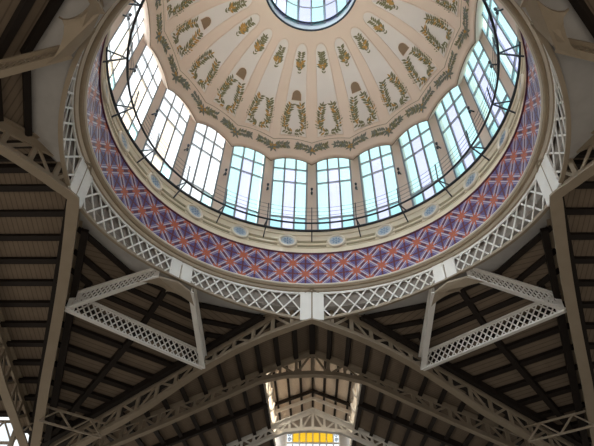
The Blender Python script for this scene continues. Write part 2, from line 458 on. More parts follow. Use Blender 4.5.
def medallion(a, lab):
    n = -cyl(1, a, 0); s = Vector((math.cos(D2R(a)), -math.sin(D2R(a)), 0)); up = (Vector((0, 0, 1)) - n * .22).normalized(); n = s.cross(up).normalized(); n = n if n.dot(cyl(1, a, 0)) < 0 else -n
    c = cyl(11.60, a, 24.22); t = thing('medallion', lab, 'medallion', c, 'blue medallions round the cornice')
    def disc(prof, mi, nm, mt, nn=28):
        bm = NEW(); R = [[bm.verts.new(c + n * h + (s * math.cos(2 * PI * j / nn) + up * math.sin(2 * PI * j / nn)) * r) for j in range(nn)] for r, h in prof]
        for A, B in zip(R, R[1:]):
            for j in range(nn): bm.faces.new((A[j], A[(j + 1) % nn], B[(j + 1) % nn], B[j]))
        return obj(nm, bm, mt, t, True)
    disc([(.68, 0), (.68, .10), (.63, .15), (.55, .14), (.50, .06)], 0, 'rim', 'moulding_light')
    disc([(.51, .05), (.40, .065), (.30, .05), (.16, .07), (.005, .07)], 0, 'disc', 'blue')
    bm = NEW()
    for j in range(8):
        th = j * PI / 4; d = s * math.cos(th) + up * math.sin(th); e = n.cross(d)
        face(bm, [c + n * .085 + d * .10, c + n * .085 + d * .24 + e * .07, c + n * .085 + d * .40, c + n * .085 + d * .24 - e * .07])
    disc2 = [c + n * .09 + (s * math.cos(j * PI / 5) + up * math.sin(j * PI / 5)) * .08 for j in range(10)]; face(bm, disc2)
    obj('rosette', bm, 'blue2', t)
for k in range(-10, 10):
    a = (k + .5) * ST
    if not shows(cyl(11.7, a, 24.6), 3): continue
    i = k if k >= 0 else -k - 1
    medallion(a, 'round blue rosette medallion on the cream cornice, %s to the %s of the middle' % (ORD[i], side(a)))

# ------------------------------------------------------------------ walkway rail
PR, PZ = 10.54, 25.19
wr = thing('walkway_railing', 'thin dark pipe and wire railing circling in front of the dome windows', 'railing', (0, 0, PZ))
bm = NEW(); tube(bm, [cyl(PR, a * 2, PZ) for a in range(180)], .07, 8, True); obj('pipe', bm, 'dark', wr, True)
for z in (25.58, 25.95, 26.35, 26.75):
    bm = NEW(); tube(bm, [cyl(PR + .03 * (z - PZ), a * 2, z) for a in range(180)], .013, 5, True); obj('wire', bm, 'dark', wr)
for k in range(-9, 10):
    a = k * ST
    if not shows(cyl(PR, a, PZ), 5): continue
    lab = 'dark strut and upright holding the railing ' + ('in the middle of the ring' if k == 0 else ', %s to the %s of the middle one' % (ORD[abs(k) - 1], side(k))).lstrip(' ,')
    t = thing('railing_bracket', lab, 'bracket', cyl(11.7, a, 24.5), 'railing brackets')
    bm = NEW(); bar(bm, cyl(11.66, a, 24.30), cyl(PR, a, PZ), .075, .075); obj('strut', bm, 'dark', t)
    bm = NEW(); bar(bm, cyl(11.74, a, 25.46), cyl(PR, a, PZ), .07, .07); obj('strut', bm, 'dark', t)
    bm = NEW(); bar(bm, cyl(PR, a, PZ), cyl(PR + .05, a, 26.8), .065, .065); obj('stanchion', bm, 'dark', t)

# ------------------------------------------------------------------ tiled band
TR, TZ0, TZ1 = 11.455, 20.36, 23.02
NU, NVr = 80, 3; da = 360 / NU; dz = (TZ1 - TZ0) / NVr
bm = NEW(); MI = {n: i for i, n in enumerate(['red', 'maroon', 'indigo', 'lilac', 'tilewhite'])}
def cell(iu, iv):
    odd = (iu + iv) % 2       # which corner carries the star
    def P(u, v):
        if odd: u = 1 - u
        return cyl(TR, (iu + u + .5) * da, TZ0 + (iv + v) * dz)
    def quad(pts, m):
        face(bm, [P(*q) for q in pts], MI[m])
    # star corners are (0,0) and (1,1) after flipping; bands run along that diagonal
    bands = [(0, .12, None), (.12, .17, 'indigo'), (.17, .30, 'tilewhite'), (.30, .38, 'indigo'), (.38, .45, 'lilac'), (.45, .80, 'indigo')]
    for sgn in (0, 1):
        for d0, d1, m in bands:
            def L(d, t):      # line u - v = d inside the triangle, t along it, kept off the cell border
                e = .07
                u0, v0 = max(d, e) if d > 0 else e, max(e, 0); u0 = d + e if d > 0 else e
                u1, v1 = 1 - e, 1 - e - d
                if v1 < v0: u0 = u1 = (u0 + u1) / 2; v0 = v1 = u0 - d
                u, v = u0 + (u1 - u0) * t, v0 + (v1 - v0) * t
                return (u, v) if sgn == 0 else (v, u)
            if m is None:
                for t0, t1, mm in ((0, .27, 'red'), (.27, .73, 'maroon'), (.73, 1, 'red')): quad([L(d0, t0), L(d0, t1), L(d1, t1), L(d1, t0)], mm)
            else: quad([L(d0, 0), L(d0, 1), L(d1, 1), L(d1, 0)], m)
        quad([L(.80, 0), L(.80, 1), L(.86, .5)], 'indigo')
    # joints along the cell border: red close to the stars, dark between
    e = .07
    for (u0, v0, u1, v1) in ((0, 0, 1, e), (0, 1 - e, 1, 1), (0, e, e, 1 - e), (1 - e, e, 1, 1 - e)):
        horiz = (u1 - u0) > (v1 - v0)
        star0 = (v0 < .5) if horiz else (u0 < .5)
        for t0, t1 in ((0, .45), (.45, 1)):
            near = (t0 == 0) == star0
            mm = 'red' if near else 'maroon'
            if horiz: quad([(t0, v0), (t1, v0), (t1, v1), (t0, v1)], mm)
            else: quad([(u0, max(e, t0)), (u1, max(e, t0)), (u1, min(1 - e, t1)), (u0, min(1 - e, t1))], mm)
for iu in range(NU):
    for iv in range(NVr): cell(iu, iv)
bm2 = bm
struct('trim_3', bm2, ['red', 'maroon', 'indigo', 'lilac', 'tilewhite'], label='band of red, indigo and white star tiles round the foot of the dome')
# red fillets above and below the tiles, mouldings under them
bm = NEW(); lathe(bm, [(11.47, 22.98), (11.40, 22.99), (11.39, 23.08), (11.45, 23.10)], 160); struct('trim_4', bm, 'maroon', label='dark red fillet above the star tiles')
bm = NEW()
prof = [(11.46, 20.40), (11.37, 20.38), (11.34, 20.33), (11.37, 20.28), (11.44, 20.27), (11.46, 20.22)]
prof += [(11.46 + .10 - .10 * math.cos(t * PI / 6), 20.22 - .05 * t / 6 - .07 * math.sin(t * PI / 6)) for t in range(1, 7)]
prof += [(11.67, 20.16), (11.69, 20.10), (11.73, 20.06), (11.79, 20.05), (11.80, 20.0), (11.86, 19.97), (11.93, 19.97), (11.96, 20.02), (12.02, 20.2), (13.2, 20.45)]
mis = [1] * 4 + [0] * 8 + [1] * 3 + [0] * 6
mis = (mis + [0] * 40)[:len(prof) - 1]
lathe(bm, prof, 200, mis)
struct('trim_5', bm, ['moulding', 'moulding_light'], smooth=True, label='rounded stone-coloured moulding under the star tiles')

# ------------------------------------------------------------------ lattice ring on eight posts
LR = 11.90; ZTOP = 19.98
def zb(a):
    t = abs(((a + 45) % 90) - 45) / 45
    return 18.75 - .95 * (1 - t) ** 1.5
POSTS = [0, 45, -45, 90, -90, 135, -135]
PW = 3.9        # half angle of a post
pname = {0: 'at the front of the dome ring', 45: 'at the right front diagonal of the ring', -45: 'at the left front diagonal of the ring', 90: 'at the right end of the ring', -90: 'at the left end of the ring'}
for a in POSTS:
    if a not in pname: continue
    t = thing('ring_post', 'white riveted twin-plate post ' + pname[a], 'post', cyl(LR, a, zb(a)), 'posts of the dome ring')
    for sg in (-1, 1):
        bm = NEW(); a0, a1 = sorted((a + sg * .25, a + sg * PW))
        pts = [cyl(LR - .08, a0, zb(a) - .02), cyl(LR - .08, a1, zb(a) - .02), cyl(LR - .08, a1, ZTOP), cyl(LR - .08, a0, ZTOP)]
        prism(bm, pts, cyl(.12, a, 0)); obj('plate', bm, 'white', t)
    bm = NEW(); bar(bm, cyl(LR + .05, a, zb(a)), cyl(LR + .05, a, ZTOP), .12, .05, cyl(1, a, 0)); obj('backing_strip', bm, 'moulding', t)
    bm = NEW()
    for sg in (-1, 1):
        for j in range(7):
            for kx in (.8, 3.4):
                z = zb(a) + .12 + j * (ZTOP - zb(a) - .24) / 6; c = cyl(LR - .09, a + sg * kx, z)
                n = -cyl(1, a, 0); s = Vector((math.cos(D2R(a)), -math.sin(D2R(a)), 0)); up = Vector((0, 0, 1))
                prism(bm, [c + (s * math.cos(i * PI / 3) + up * math.sin(i * PI / 3)) * .022 for i in range(6)], n * .02)
    obj('rivets', bm, 'white', t)
SPAN = [(-45, 0), (0, 45), (-90, -45), (45, 90), (-135, -90), (90, 135)]
sname = {(-45, 0): 'left of the front post', (0, 45): 'right of the front post', (-90, -45): 'at the left of the ring below the side arch', (45, 90): 'at the right of the ring below the side arch',
         (-135, -90): 'climbing the left side towards the top', (90, 135): 'climbing the right side towards the top'}
for A0, A1 in SPAN:
    t = thing('lattice_girder', 'curved white lattice girder panel ' + sname[(A0, A1)], 'girder', cyl(LR, (A0 + A1) / 2, 19), 'lattice panels of the dome ring')
    b0, b1 = A0 + PW, A1 - PW; bm = NEW()
    nd = 9; K_ = 90; cum = [0.0]                    # diamonds grow with the height of the panel
    for i in range(K_): cum.append(cum[-1] + 1 / (ZTOP - zb(b0 + (b1 - b0) * (i + .5) / K_) - .1))
    def ang(u):
        t = u / nd * cum[-1]
        for i in range(K_):
            if cum[i + 1] >= t - 1e-9: return b0 + (b1 - b0) * (i + (t - cum[i]) / (cum[i + 1] - cum[i])) / K_
        return b1
    for fam in (1, -1):
        for i in range(-2, nd + 3):
            pts = []
            for j in range(13):
                u = i + fam * 1.5 * j / 12
                if -1e-6 <= u <= nd + 1e-6:
                    a = ang(min(max(u, 0), nd)); pts.append((a, ZTOP - (ZTOP - zb(a)) * j / 12))
            if len(pts) < 2: continue
            off = .03 * fam; seg = pts[::3] if (len(pts) - 1) % 3 == 0 else pts[::3] + [pts[-1]]
            for p, q in zip(seg, seg[1:]):
                bar(bm, cyl(LR + off, *p), cyl(LR + off, *q), .095, .05, cyl(1, p[0], 0))
    obj('lattice', bm, 'white', t)
    bm = NEW(); L = [A0 + (A1 - A0) * i / 24 for i in range(25)]
    sweep(bm, [cyl(LR, a, zb(a)) for a in L], [cyl(1, a, 0) for a in L], [(-.08, .12, -.10, 0), (-.03, .03, 0, .12)]); obj('bottom_flange', bm, 'iron', t)
    bm = NEW(); sweep(bm, [cyl(LR, a, ZTOP) for a in L], [cyl(1, a, 0) for a in L], [(-.05, .05, -.16, 0)]); obj('top_flange', bm, 'white', t)

# ------------------------------------------------------------------ crossing roof
SPL = .39
def plan(x): return 11.9 + SPL * abs(x)
def topz(x): return 20.2 - .43 * abs(x)
def sofz(x):
    x = abs(x); z = 18.1 - .41 * math.sqrt(x * x + 1.0)
    if 1 < x < 11.5: z += .6 * math.sin(PI * (x - 1) / 10.5)
    return z
XC = 11.9 / (1 - SPL)
E1p = 3.15
def flip(p, sx, sy, swap=False):
    x, y, z = p
    if swap: x, y = y, x
    return Vector((sx * x, sy * y, z))
Ax = Vector((0, 11.9, 20.2)); E1 = Vector((E1p, plan(E1p), topz(E1p))); J = Vector((7.4, plan(7.4), topz(7.4))); Cn = Vector((XC, XC, topz(XC)))
E2 = Vector((7.55, 11.35, E1.z))
sw = lambda p: Vector((p.y, p.x, p.z))
TH = Vector((0, 0, .18))
def ceil(pts, mt, label):
    bm = NEW(); prism(bm, pts, TH); return struct('ceiling', bm, mt, label=label)
def clip_line(poly, nrm, off):
    """segment where the line {nrm.p = off} (plan) crosses the convex polygon"""
    out = []
    for i in range(len(poly)):
        p, q = poly[i], poly[(i + 1) % len(poly)]; a, b = nrm.dot(p.xy) - off, nrm.dot(q.xy) - off
        if a * b < 0: out.append(p + (q - p) * (a / (a - b)))
    return out if len(out) == 2 else None
def purlins(poly, nrm, offs, label, group, w=.33, h=.28, cat='beam', trim=.02, nm='purlin'):
    nrm = Vector(nrm).normalized(); c = 0
    n3 = (poly[1] - poly[0]).cross(poly[2] - poly[0]).normalized()
    if n3.z < 0: n3 = -n3
    for off in offs:
        sg = clip_line(poly, nrm, off)
        if not sg: continue
        p, q = sg; d = (q - p)
        if d.length < .6: continue
        d.normalize(); p = p + d * trim; q = q - d * trim
        if not any(shows(p + (q - p) * t - n3 * h, 0) for t in [i / 24 for i in range(25)]): continue
        bm = NEW(); bar(bm, p - n3 * (h / 2 + .004), q - n3 * (h / 2 + .004), w, h, n3)
        c += 1
        tag(obj(nm, bm, 'timber'), label % ORD[c - 1], cat, group)

fb = {1: 'front', -1: 'back'}
for sx in (-1, 1):
    for sy in (1, -1):
        lr = 'left' if sx < 0 else 'right'
        q = lambda p, s=False: flip(p, sx, sy, s)
        cor = '%s %s corner of the crossing' % (fb[sy], lr)
        upper = 'upper %s corner of the picture' % lr
        dmat = 'plank_d1' if sx * sy > 0 else 'plank_d2'
        nd = Vector((sx, sy)).normalized()
        # facet beside the front/back truss, facet beside the side truss
        for swp in (False, True):
            if sy < 0 and not swp: continue
            tri = [q(E1, swp), q(E2, swp), q(J, swp)]
            where = ('by the %s truss, %s half' % (fb[sy], lr)) if not swp else ('by the %s side truss, %s half' % (lr, 'lower' if sy > 0 else 'upper'))
            ceil(tri, dmat, 'small triangular boarded roof panel ' + where)
            e = (tri[1] - tri[0]).xy; n2 = Vector((-e.y, e.x)).normalized()
            if n2.dot(Vector(tri[2].xy) - Vector(tri[0].xy)) < 0: n2 = -n2
            o0 = n2.dot(tri[0].xy)
            purlins(tri, n2, [o0 + .13, o0 + 1.1, o0 + 1.95], 'dark purlin, %s from the ring, small roof panel ' + where, 'purlins of the triangular panels', .3, .25)
        quad = [q(E2), q(E2, True), q(J, True), q(J)]
        ceil(quad, dmat, 'boarded roof panel between the lattice beams in the ' + cor)
        o0 = nd.dot(quad[0].xy); o1 = nd.dot(quad[2].xy)
        purlins(quad, nd, [o0 + .15, o0 + (o1 - o0) * .38, o0 + (o1 - o0) * .72], 'dark purlin, %s from the ring between the lattice beams, ' + cor, 'purlins between the lattice beams', .3, .26)
        if sy > 0:
            m0, m1 = (quad[0] + quad[1]) / 2, (quad[2] + quad[3]) / 2; nn = Vector((0, 0, 1))
            for sg in (.0,):
                bm = NEW(); bar(bm, m0 - nn * .18, m1 - nn * .18, .34, .3); tag(obj('rafter', bm, 'timber'), 'short dark rafter running down between the lattice beams, %s corner' % lr, 'beam', 'short rafters')
            tri = [q(J), q(J, True), q(Cn)]
            ceil(tri, dmat, 'large boarded roof panel below the long lattice beam, %s corner' % lr)
            o0 = nd.dot(tri[0].xy)
            purlins(tri, nd, [o0 + .5 + 1.42 * i for i in range(8)], 'dark timber purlin, %s below the long lattice beam, ' + lr + ' corner', 'purlins below the long lattice beams')
            m0 = (tri[0] + tri[1]) / 2; bm = NEW(); n3 = Vector((0, 0, 1)); bar(bm, m0 - n3 * .24, m0 + (tri[2] - m0) * .98 - n3 * .24, .36, .4)
            tag(obj('rafter', bm, 'timber'), 'long dark rafter crossing the purlins down to the %s corner' % lr, 'beam', 'long corner rafters')
        # plaster soffit between ring and facets
        bm = NEW(); outer = [q(Vector((0.02, 11.92, E1.z))), q(E1), q(E2), q(E2, True), q(E1, True), q(Vector((0.02, 11.92, E1.z)), True)]
        inner = []
        N = 60
        def hit(a):
            d = Vector((sx * math.sin(a), sy * math.cos(a)))
            best = None
            for p, r in zip(outer, outer[1:]):
                e = (r - p).xy; den = d.x * e.y - d.y * e.x
                if abs(den) < 1e-9: continue
                t = (p.x * e.y - p.y * e.x) / den; s = (p.x * d.y - p.y * d.x) / den
                if -1e-3 <= s <= 1.001 and t > 5: best = t if best is None else max(best, t)
            return best or 12.0
        pr = None
        for i in range(N + 1):
            a = PI / 2 * i / N; d = Vector((sx * math.sin(a), sy * math.cos(a), 0)); R1 = max(hit(a), 12.06)
            row = (bm.verts.new(d * 11.93 + Vector((0, 0, E1.z - .03))), bm.verts.new(d * (R1 + .02) + Vector((0, 0, E1.z))))
            if pr: bm.faces.new((pr[0], row[0], row[1], pr[1]))
            pr = row
        struct('ceiling', bm, 'plaster', label='pale plaster soffit between the dome ring and the roof, ' + cor)
        # gable fill above the truss, next to the ring
        for swp in (False, True):
            bm = NEW(); face(bm, [q(Vector((0, 11.98, 18.8)), swp), q(Vector((E1.x, E1.y + .06, 18.8)), swp), q(Vector((E1.x, E1.y + .06, E1.z + .1)), swp), q(Vector((0, 11.98, 20.45)), swp)])
            struct('wall_gable', bm, 'plaster', label='plaster fill over the truss beside the ring, ' + cor)
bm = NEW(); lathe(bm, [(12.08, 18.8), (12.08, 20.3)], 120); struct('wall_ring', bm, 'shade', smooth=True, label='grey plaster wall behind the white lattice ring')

# arms of the hall
LX = 4.1; LY0, LY1 = 21.4, 41.0           # opening of the roof lantern over the front arm
for sx in (-1, 1):
    lr = 'left' if sx < 0 else 'right'
    for sy in (1, -1):
        poly = [Vector((sx * 11.9, 0, 20.2)), Vector((sx * XC, sy * XC, topz(XC))), Vector((sx * 34, sy * XC, topz(XC))), Vector((sx * 34, 0, 20.2))]
        if sx < 0 and sy > 0:
            ye = 16.7; poly = [poly[0], poly[1], Vector((-20.6, ye, topz(ye))), Vector((-34, ye, topz(ye))), poly[3]]
        hf = 'lower' if sy > 0 else 'upper'
        ceil(poly, 'plank_x', '%s boarded slope of the %s arm roof' % (hf, lr))
        purlins(poly, (0, 1), [sy * (1.14 + 1.385 * i) for i in range(13)], 'dark timber purlin, %s from the ridge on the ' + hf + ' slope of the ' + lr + ' arm', 'purlins of the side arms')
    bm = NEW(); bar(bm, (sx * 12.3, 0, 20.2 - .2), (sx * 34, 0, 20.2 - .2), .4, .4); tag(obj('ridge_beam', bm, 'timber'), 'dark ridge beam along the %s arm roof' % lr, 'beam', 'ridge beams')
    # front arm
    YE = 42.0
    p1 = [Vector((0, 11.9, 20.2)), Vector((sx * XC, XC, topz(XC))), Vector((sx * XC, LY0, topz(XC))), Vector((0, LY0, 20.2))]
    p2 = [Vector((sx * LX, LY0, topz(LX))), Vector((sx * XC, LY0, topz(XC))), Vector((sx * XC, YE, topz(XC))), Vector((sx * LX, YE, topz(LX)))]
    ceil(p1, 'plank_y', 'boarded roof slope of the front arm next to the dome, %s half' % lr)
    ceil(p2, 'plank_y', 'boarded roof slope of the front arm beside the roof lantern, %s half' % lr)
    purlins(p1, (sx, 0), [1.4 * i for i in range(1, 14)], 'dark purlin, %s from the ridge, ' + lr + ' slope between the first two trusses', 'purlins of the front arm near the dome')
    purlins(p2, (sx, 0), [LX + .25 + 1.4 * i for i in range(0, 12)], 'dark purlin, %s from the roof lantern, ' + lr + ' slope past the second truss', 'purlins of the front arm beside the lantern')
    for yy, wd in ((27.0, 'halfway to the third truss'),):
        bm = NEW(); a, b = Vector((sx * LX, yy, topz(LX) - .26)), Vector((sx * XC, yy, topz(XC) - .26)); bar(bm, a, b, .45, .5)
        tag(obj('rafter', bm, 'timber'), 'dark rafter down the %s slope of the front arm, %s' % (lr, wd), 'beam', 'rafters of the front arm')
bm = NEW(); bar(bm, (0, 12.3, 20.0), (0, LY0, 20.0), .45, .45); tag(obj('ridge_beam', bm, 'timber'), 'dark ridge beam of the front arm from the dome to the second truss', 'beam')

# dark rafters lying along the crossing trusses, on the roof side
def border(a, b, inward, label, w=.42, h=.42):
    inward = Vector(inward).normalized() * .50
    p, q_ = Vector(a) + inward, Vector(b) + inward; dn = Vector((0, 0, -.24))
    bm = NEW(); bar(bm, p + dn, q_ + dn, w, h); tag(obj('border_rafter', bm, 'timber'), label, 'beam', 'rafters along the trusses')
for sx in (-1, 1):
    lr = 'left' if sx < 0 else 'right'
    for swp in (False, True):
        q = lambda p, sy=1: flip(p, sx, sy, swp)
        tn = ('front truss, %s half' % lr) if not swp else ('%s side truss, lower half' % lr)
        a_, b_ = J + (Cn - J) * .02, J + (Cn - J) * .93
        border(q(a_), q(b_), q(Vector((.36, -.93, 0))), 'dark rafter along the %s, on its dome side' % tn)
        border(q(E1 + (J - E1) * .03), q(J), q(Vector((.36, -.93, 0))), 'short dark rafter edging the small roof panel on the %s' % tn, .36, .34)
        border(q(Vector((.4, plan(.4), topz(.4)))), q(Cn), q(Vector((-.36, .93, 0))), 'dark rafter along the %s, on the side away from the dome' % tn)
# added unseen ring outside the drum, bounces sunlight up into the dome
bm = NEW(); lathe(bm, [(12.35, 24.55), (20.5, 23.6), (20.5, 23.4), (12.35, 24.3), (12.35, 24.55)], 96)
struct('dome_reflector', bm, 'reflector', label='added pale ring bouncing sunlight up through the dome windows')

# ------------------------------------------------------------------ trusses
def truss(name_label, fplan, top, bot, xs, group, rot=0, step=1.35, paint='iron', wtop=.55, wbot=.60, webpaint=None, upto=None, stem_t=.46, stem_b=.32):
    """fplan(x)->y ; rot: quarter turns clockwise (0 front, 1 right, -1 left)"""
    def W(x, z, n=0.0):
        y = fplan(x)
        sl = (fplan(abs(x) + .1) - fplan(abs(x))) / .1
        nv = Vector((-(sl) * (1 if x > 0 else -1 if x < 0 else 0), 1)).normalized()
        v = Vector((x, y)) + nv * n
        if rot == 1: v = Vector((v.y, -v.x))
        if rot == -1: v = Vector((-v.y, v.x))
        return Vector((v.x, v.y, z))
    def N(x):
        a = W(x, 0, 0); b = W(x, 0, 1); return (b - a)
    t = thing('roof_truss', name_label, 'truss', W(0, bot(0)), group)
    x0, x1 = xs; n = int((x1 - x0) / .45); X = sorted(set([x0 + (x1 - x0) * i / n for i in range(n + 1)] + [0.0]))
    bm = NEW(); sweep(bm, [W(x, top(x) - .02) for x in X], [N(x) for x in X], [(-wtop / 2, wtop / 2, -.10, -.005), (-.08, .08, -stem_t - .1, -.1)]); obj('top_chord', bm, paint, t)
    bm = NEW(); sweep(bm, [W(x, bot(x)) for x in X], [N(x) for x in X], [(-wbot / 2, wbot / 2, 0, .10), (-.08, .08, .1, .1 + stem_b)]); obj('bottom_chord', bm, paint, t)
    wp = webpaint or paint
    for sg in (-1, 1):
        i = 0
        while True:
            xa, xb = sg * (i * step), sg * ((i + 1) * step)
            lim = x1 if sg > 0 else -x0
            if abs(xb) > lim: break
            if i == 0 and sg < 0: pass
            else:
                bm = NEW(); bar(bm, W(xa, bot(xa) + .1), W(xa, top(xa) - .12), .24, .14, N(xa)); obj('web_post', bm, wp, t)
            bm = NEW(); up = (i % 2 == 0)
            p = W(xa, (top(xa) - .3) if up else bot(xa) + .2, .05); q_ = W(xb, (bot(xb) + .2) if up else top(xb) - .3, .05)
            bar(bm, p, q_, .17, .06, N((xa + xb) / 2)); obj('web_diagonal', bm, wp, t)
            if i % 2 == 0:
                bm = NEW(); c = W(xb, bot(xb) + .25, .09); d = (W(xb + .1 * sg, 0) - W(xb, 0)).normalized(); nn = N(xb)
                hw = .42
                prism(bm, [c + d * hw * u + Vector((0, 0, v - .43 * (u * hw))) if True else c for u, v in ((-1, -.15), (1, -.15), (1, .05), (.35, .42), (-.35, .42), (-1, .05))], nn * .04)
                obj('gusset_plate', bm, wp, t)
            i += 1
    return t
truss('wide stone-coloured gable truss at the front of the crossing, below the front ring post', plan, topz, sofz, (-18.6, 18.6), 'crossing trusses', 0)
truss('stone-coloured crossing truss down the left side of the picture', plan, topz, sofz, (-11, 18.6), 'crossing trusses', -1)
truss('stone-coloured crossing truss down the right side of the picture', plan, topz, sofz, (-18.6, 11), 'crossing trusses', 1)
def interp(tb):
    def f(x):
        x = abs(x)
        for (a, b), (c, d) in zip(tb, tb[1:]):
            if x <= c: return b + (d - b) * (x - a) / (c - a)
        return tb[-1][1]
    return f
b2 = interp([(0, 17.95), (2.2, 17.83), (4.2, 17.35), (7, 15.95), (10.7, 14.15), (13.75, 12.76), (19, 10.4)])
truss('second gable truss of the front arm with open arched web', lambda x: 20.8, lambda x: 20.28 - .42 * abs(x), b2, (-17.5, 17.5), 'front arm trusses', 0, 1.3)
b3 = interp([(0, 17.95), (2.7, 17.72), (4.2, 17.15), (7, 15.8), (10.7, 14.1), (19, 10.4)])
truss('third gable truss of the front arm, whitened for lantern light, before the yellow window', lambda x: 33.3, lambda x: 20.22 - .41 * abs(x), b3, (-10, 10), 'front arm trusses', 0, 1.15, 'white')  # white colour stands in for the brighter light near the lantern
truss('further truss of the left arm at the edge of the picture', lambda x: 19.3, lambda x: topz(x) , lambda x: sofz(x), (3.0, 17.2), 'side arm trusses', -1, 1.35)

# ------------------------------------------------------------------ lattice beams of the corners
def lattice_beam(p, q_, d0, d1, label, group, nd, width=.3, soffit=.3, paint='white'):
    """p,q: ends of the bottom line; d0,d1 depth at each end"""
    p, q_ = Vector(p), Vector(q_); t = thing('lattice_beam', label, 'beam', (p + q_) / 2, group)
    up = Vector((0, 0, 1)); d = (q_ - p); L = d.length; dn = d.normalized(); side_ = dn.cross(up).normalized()
    bm = NEW(); bar(bm, p + up * .05, q_ + up * .05, soffit, .10); obj('bottom_flange', bm, paint, t)
    bm = NEW(); bar(bm, p + up * (d0 - .05), q_ + up * (d1 - .05), width, .10); obj('top_flange', bm, paint, t)
    bm = NEW()
    B = lambda f, g: p + d * f + up * (.08 + (d0 + (d1 - d0) * f - .16) * g)
    for i in range(nd):
        f0, f1 = .05 + .9 * i / nd, .05 + .9 * (i + 1) / nd; fm = (f0 + f1) / 2
        for a, b in (((f0, 0), (f1, 1)), ((f0, 1), (f1, 0)), ((fm, 0), (f1, .5)), ((f0, .5), (fm, 1)), ((f0, .5), (fm, 0)), ((fm, 1), (f1, .5))):
            bar(bm, B(*a), B(*b), .03, .085, side_.cross((B(*b) - B(*a)).normalized()))
    for g in (0.03, .97): bar(bm, B(.04, g), B(.96, g), .05, .09, up)
    for f in (0.0, .95):
        prism(bm, [B(f, 0), B(f + .05, 0), B(f + .05, 1), B(f, 1)], side_ * .03)
    obj('lattice_web', bm, paint, t)
    return t
for sx in (-1, 1):
    lr = 'left' if sx < 0 else 'right'
    for sy in (1, -1):
        P = Vector((sx * 8.5, sy * 8.5, 18.42)); Jb = Vector((sx * 7.45, sy * 14.5, 15.5)); Kb = Vector((sx * 14.45, sy * 7.45, 15.8)); PK = Vector((sx * 9.45, sy * 7.6, 18.25)); PJ = Vector((sx * 7.75, sy * 9.3, 18.25))
        loc = '%s %s' % (fb[sy], lr) if sy > 0 else 'upper ' + lr
        if sy > 0:
            lattice_beam(Kb + (Jb - Kb) * .0, Jb, 1.25, 1.2, 'long white lattice beam crossing the %s corner between two trusses' % lr, 'long corner lattice beams', 10)
        u1 = (Kb - P).normalized(); u2 = (Jb - P).normalized()
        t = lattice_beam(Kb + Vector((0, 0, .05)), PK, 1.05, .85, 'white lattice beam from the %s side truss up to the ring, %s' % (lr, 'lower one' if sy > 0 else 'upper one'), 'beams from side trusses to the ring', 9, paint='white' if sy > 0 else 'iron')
        # scalloped gusset where the beams meet under the ring
        bm = NEW()
        ga, gb = PK + u1 * 1.25, PJ + u2 * 1.25; out_ = Vector((sx, sy, 0)).normalized()
        mid = (PK + PJ) / 2 + out_ * 1.05 + Vector((0, 0, -.05))
        def arc(a, b, dep):
            m_ = (a + b) / 2; inw = (P - out_ * .8 - m_).normalized(); r = []
            for i in range(1, 8):
                th = PI * i / 8; r.append(a + (b - a) * (.5 - .5 * math.cos(th)) + inw * dep * math.sin(th))
            return r
        pts = [PK, ga] + arc(ga, mid, .42) + [mid] + arc(mid, gb, .42) + [gb, PJ, P - out_ * .12]
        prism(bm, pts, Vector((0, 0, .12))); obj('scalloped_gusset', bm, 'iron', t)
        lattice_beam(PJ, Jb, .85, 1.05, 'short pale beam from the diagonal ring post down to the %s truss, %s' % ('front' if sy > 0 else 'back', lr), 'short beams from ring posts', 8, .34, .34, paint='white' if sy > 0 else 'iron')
    # slender brace near the foot of the corner
    a = Vector((sx * plan(14.4), 14.4, 11.9)); b = Vector((sx * 14.4, plan(14.4), 11.9))
    t = thing('corner_brace', 'slender zigzag brace low in the %s corner between the trusses' % lr, 'brace', (a + b) / 2, 'corner braces')
    up = Vector((0, 0, 1)); bm = NEW(); bar(bm, a, b, .12, .12); obj('lower_chord', bm, 'iron', t)
    bm = NEW(); bar(bm, a + up * .95, b + up * .95, .12, .12); obj('upper_chord', bm, 'iron', t)
    for i in range(4):
        bm = NEW(); f0, f1 = i / 4, (i + 1) / 4; z0, z1 = (.95, 0) if i % 2 else (0, .95)
        bar(bm, a + (b - a) * f0 + up * z0, a + (b - a) * f1 + up * z1, .1, .1); obj('web_diagonal', bm, 'iron', t)

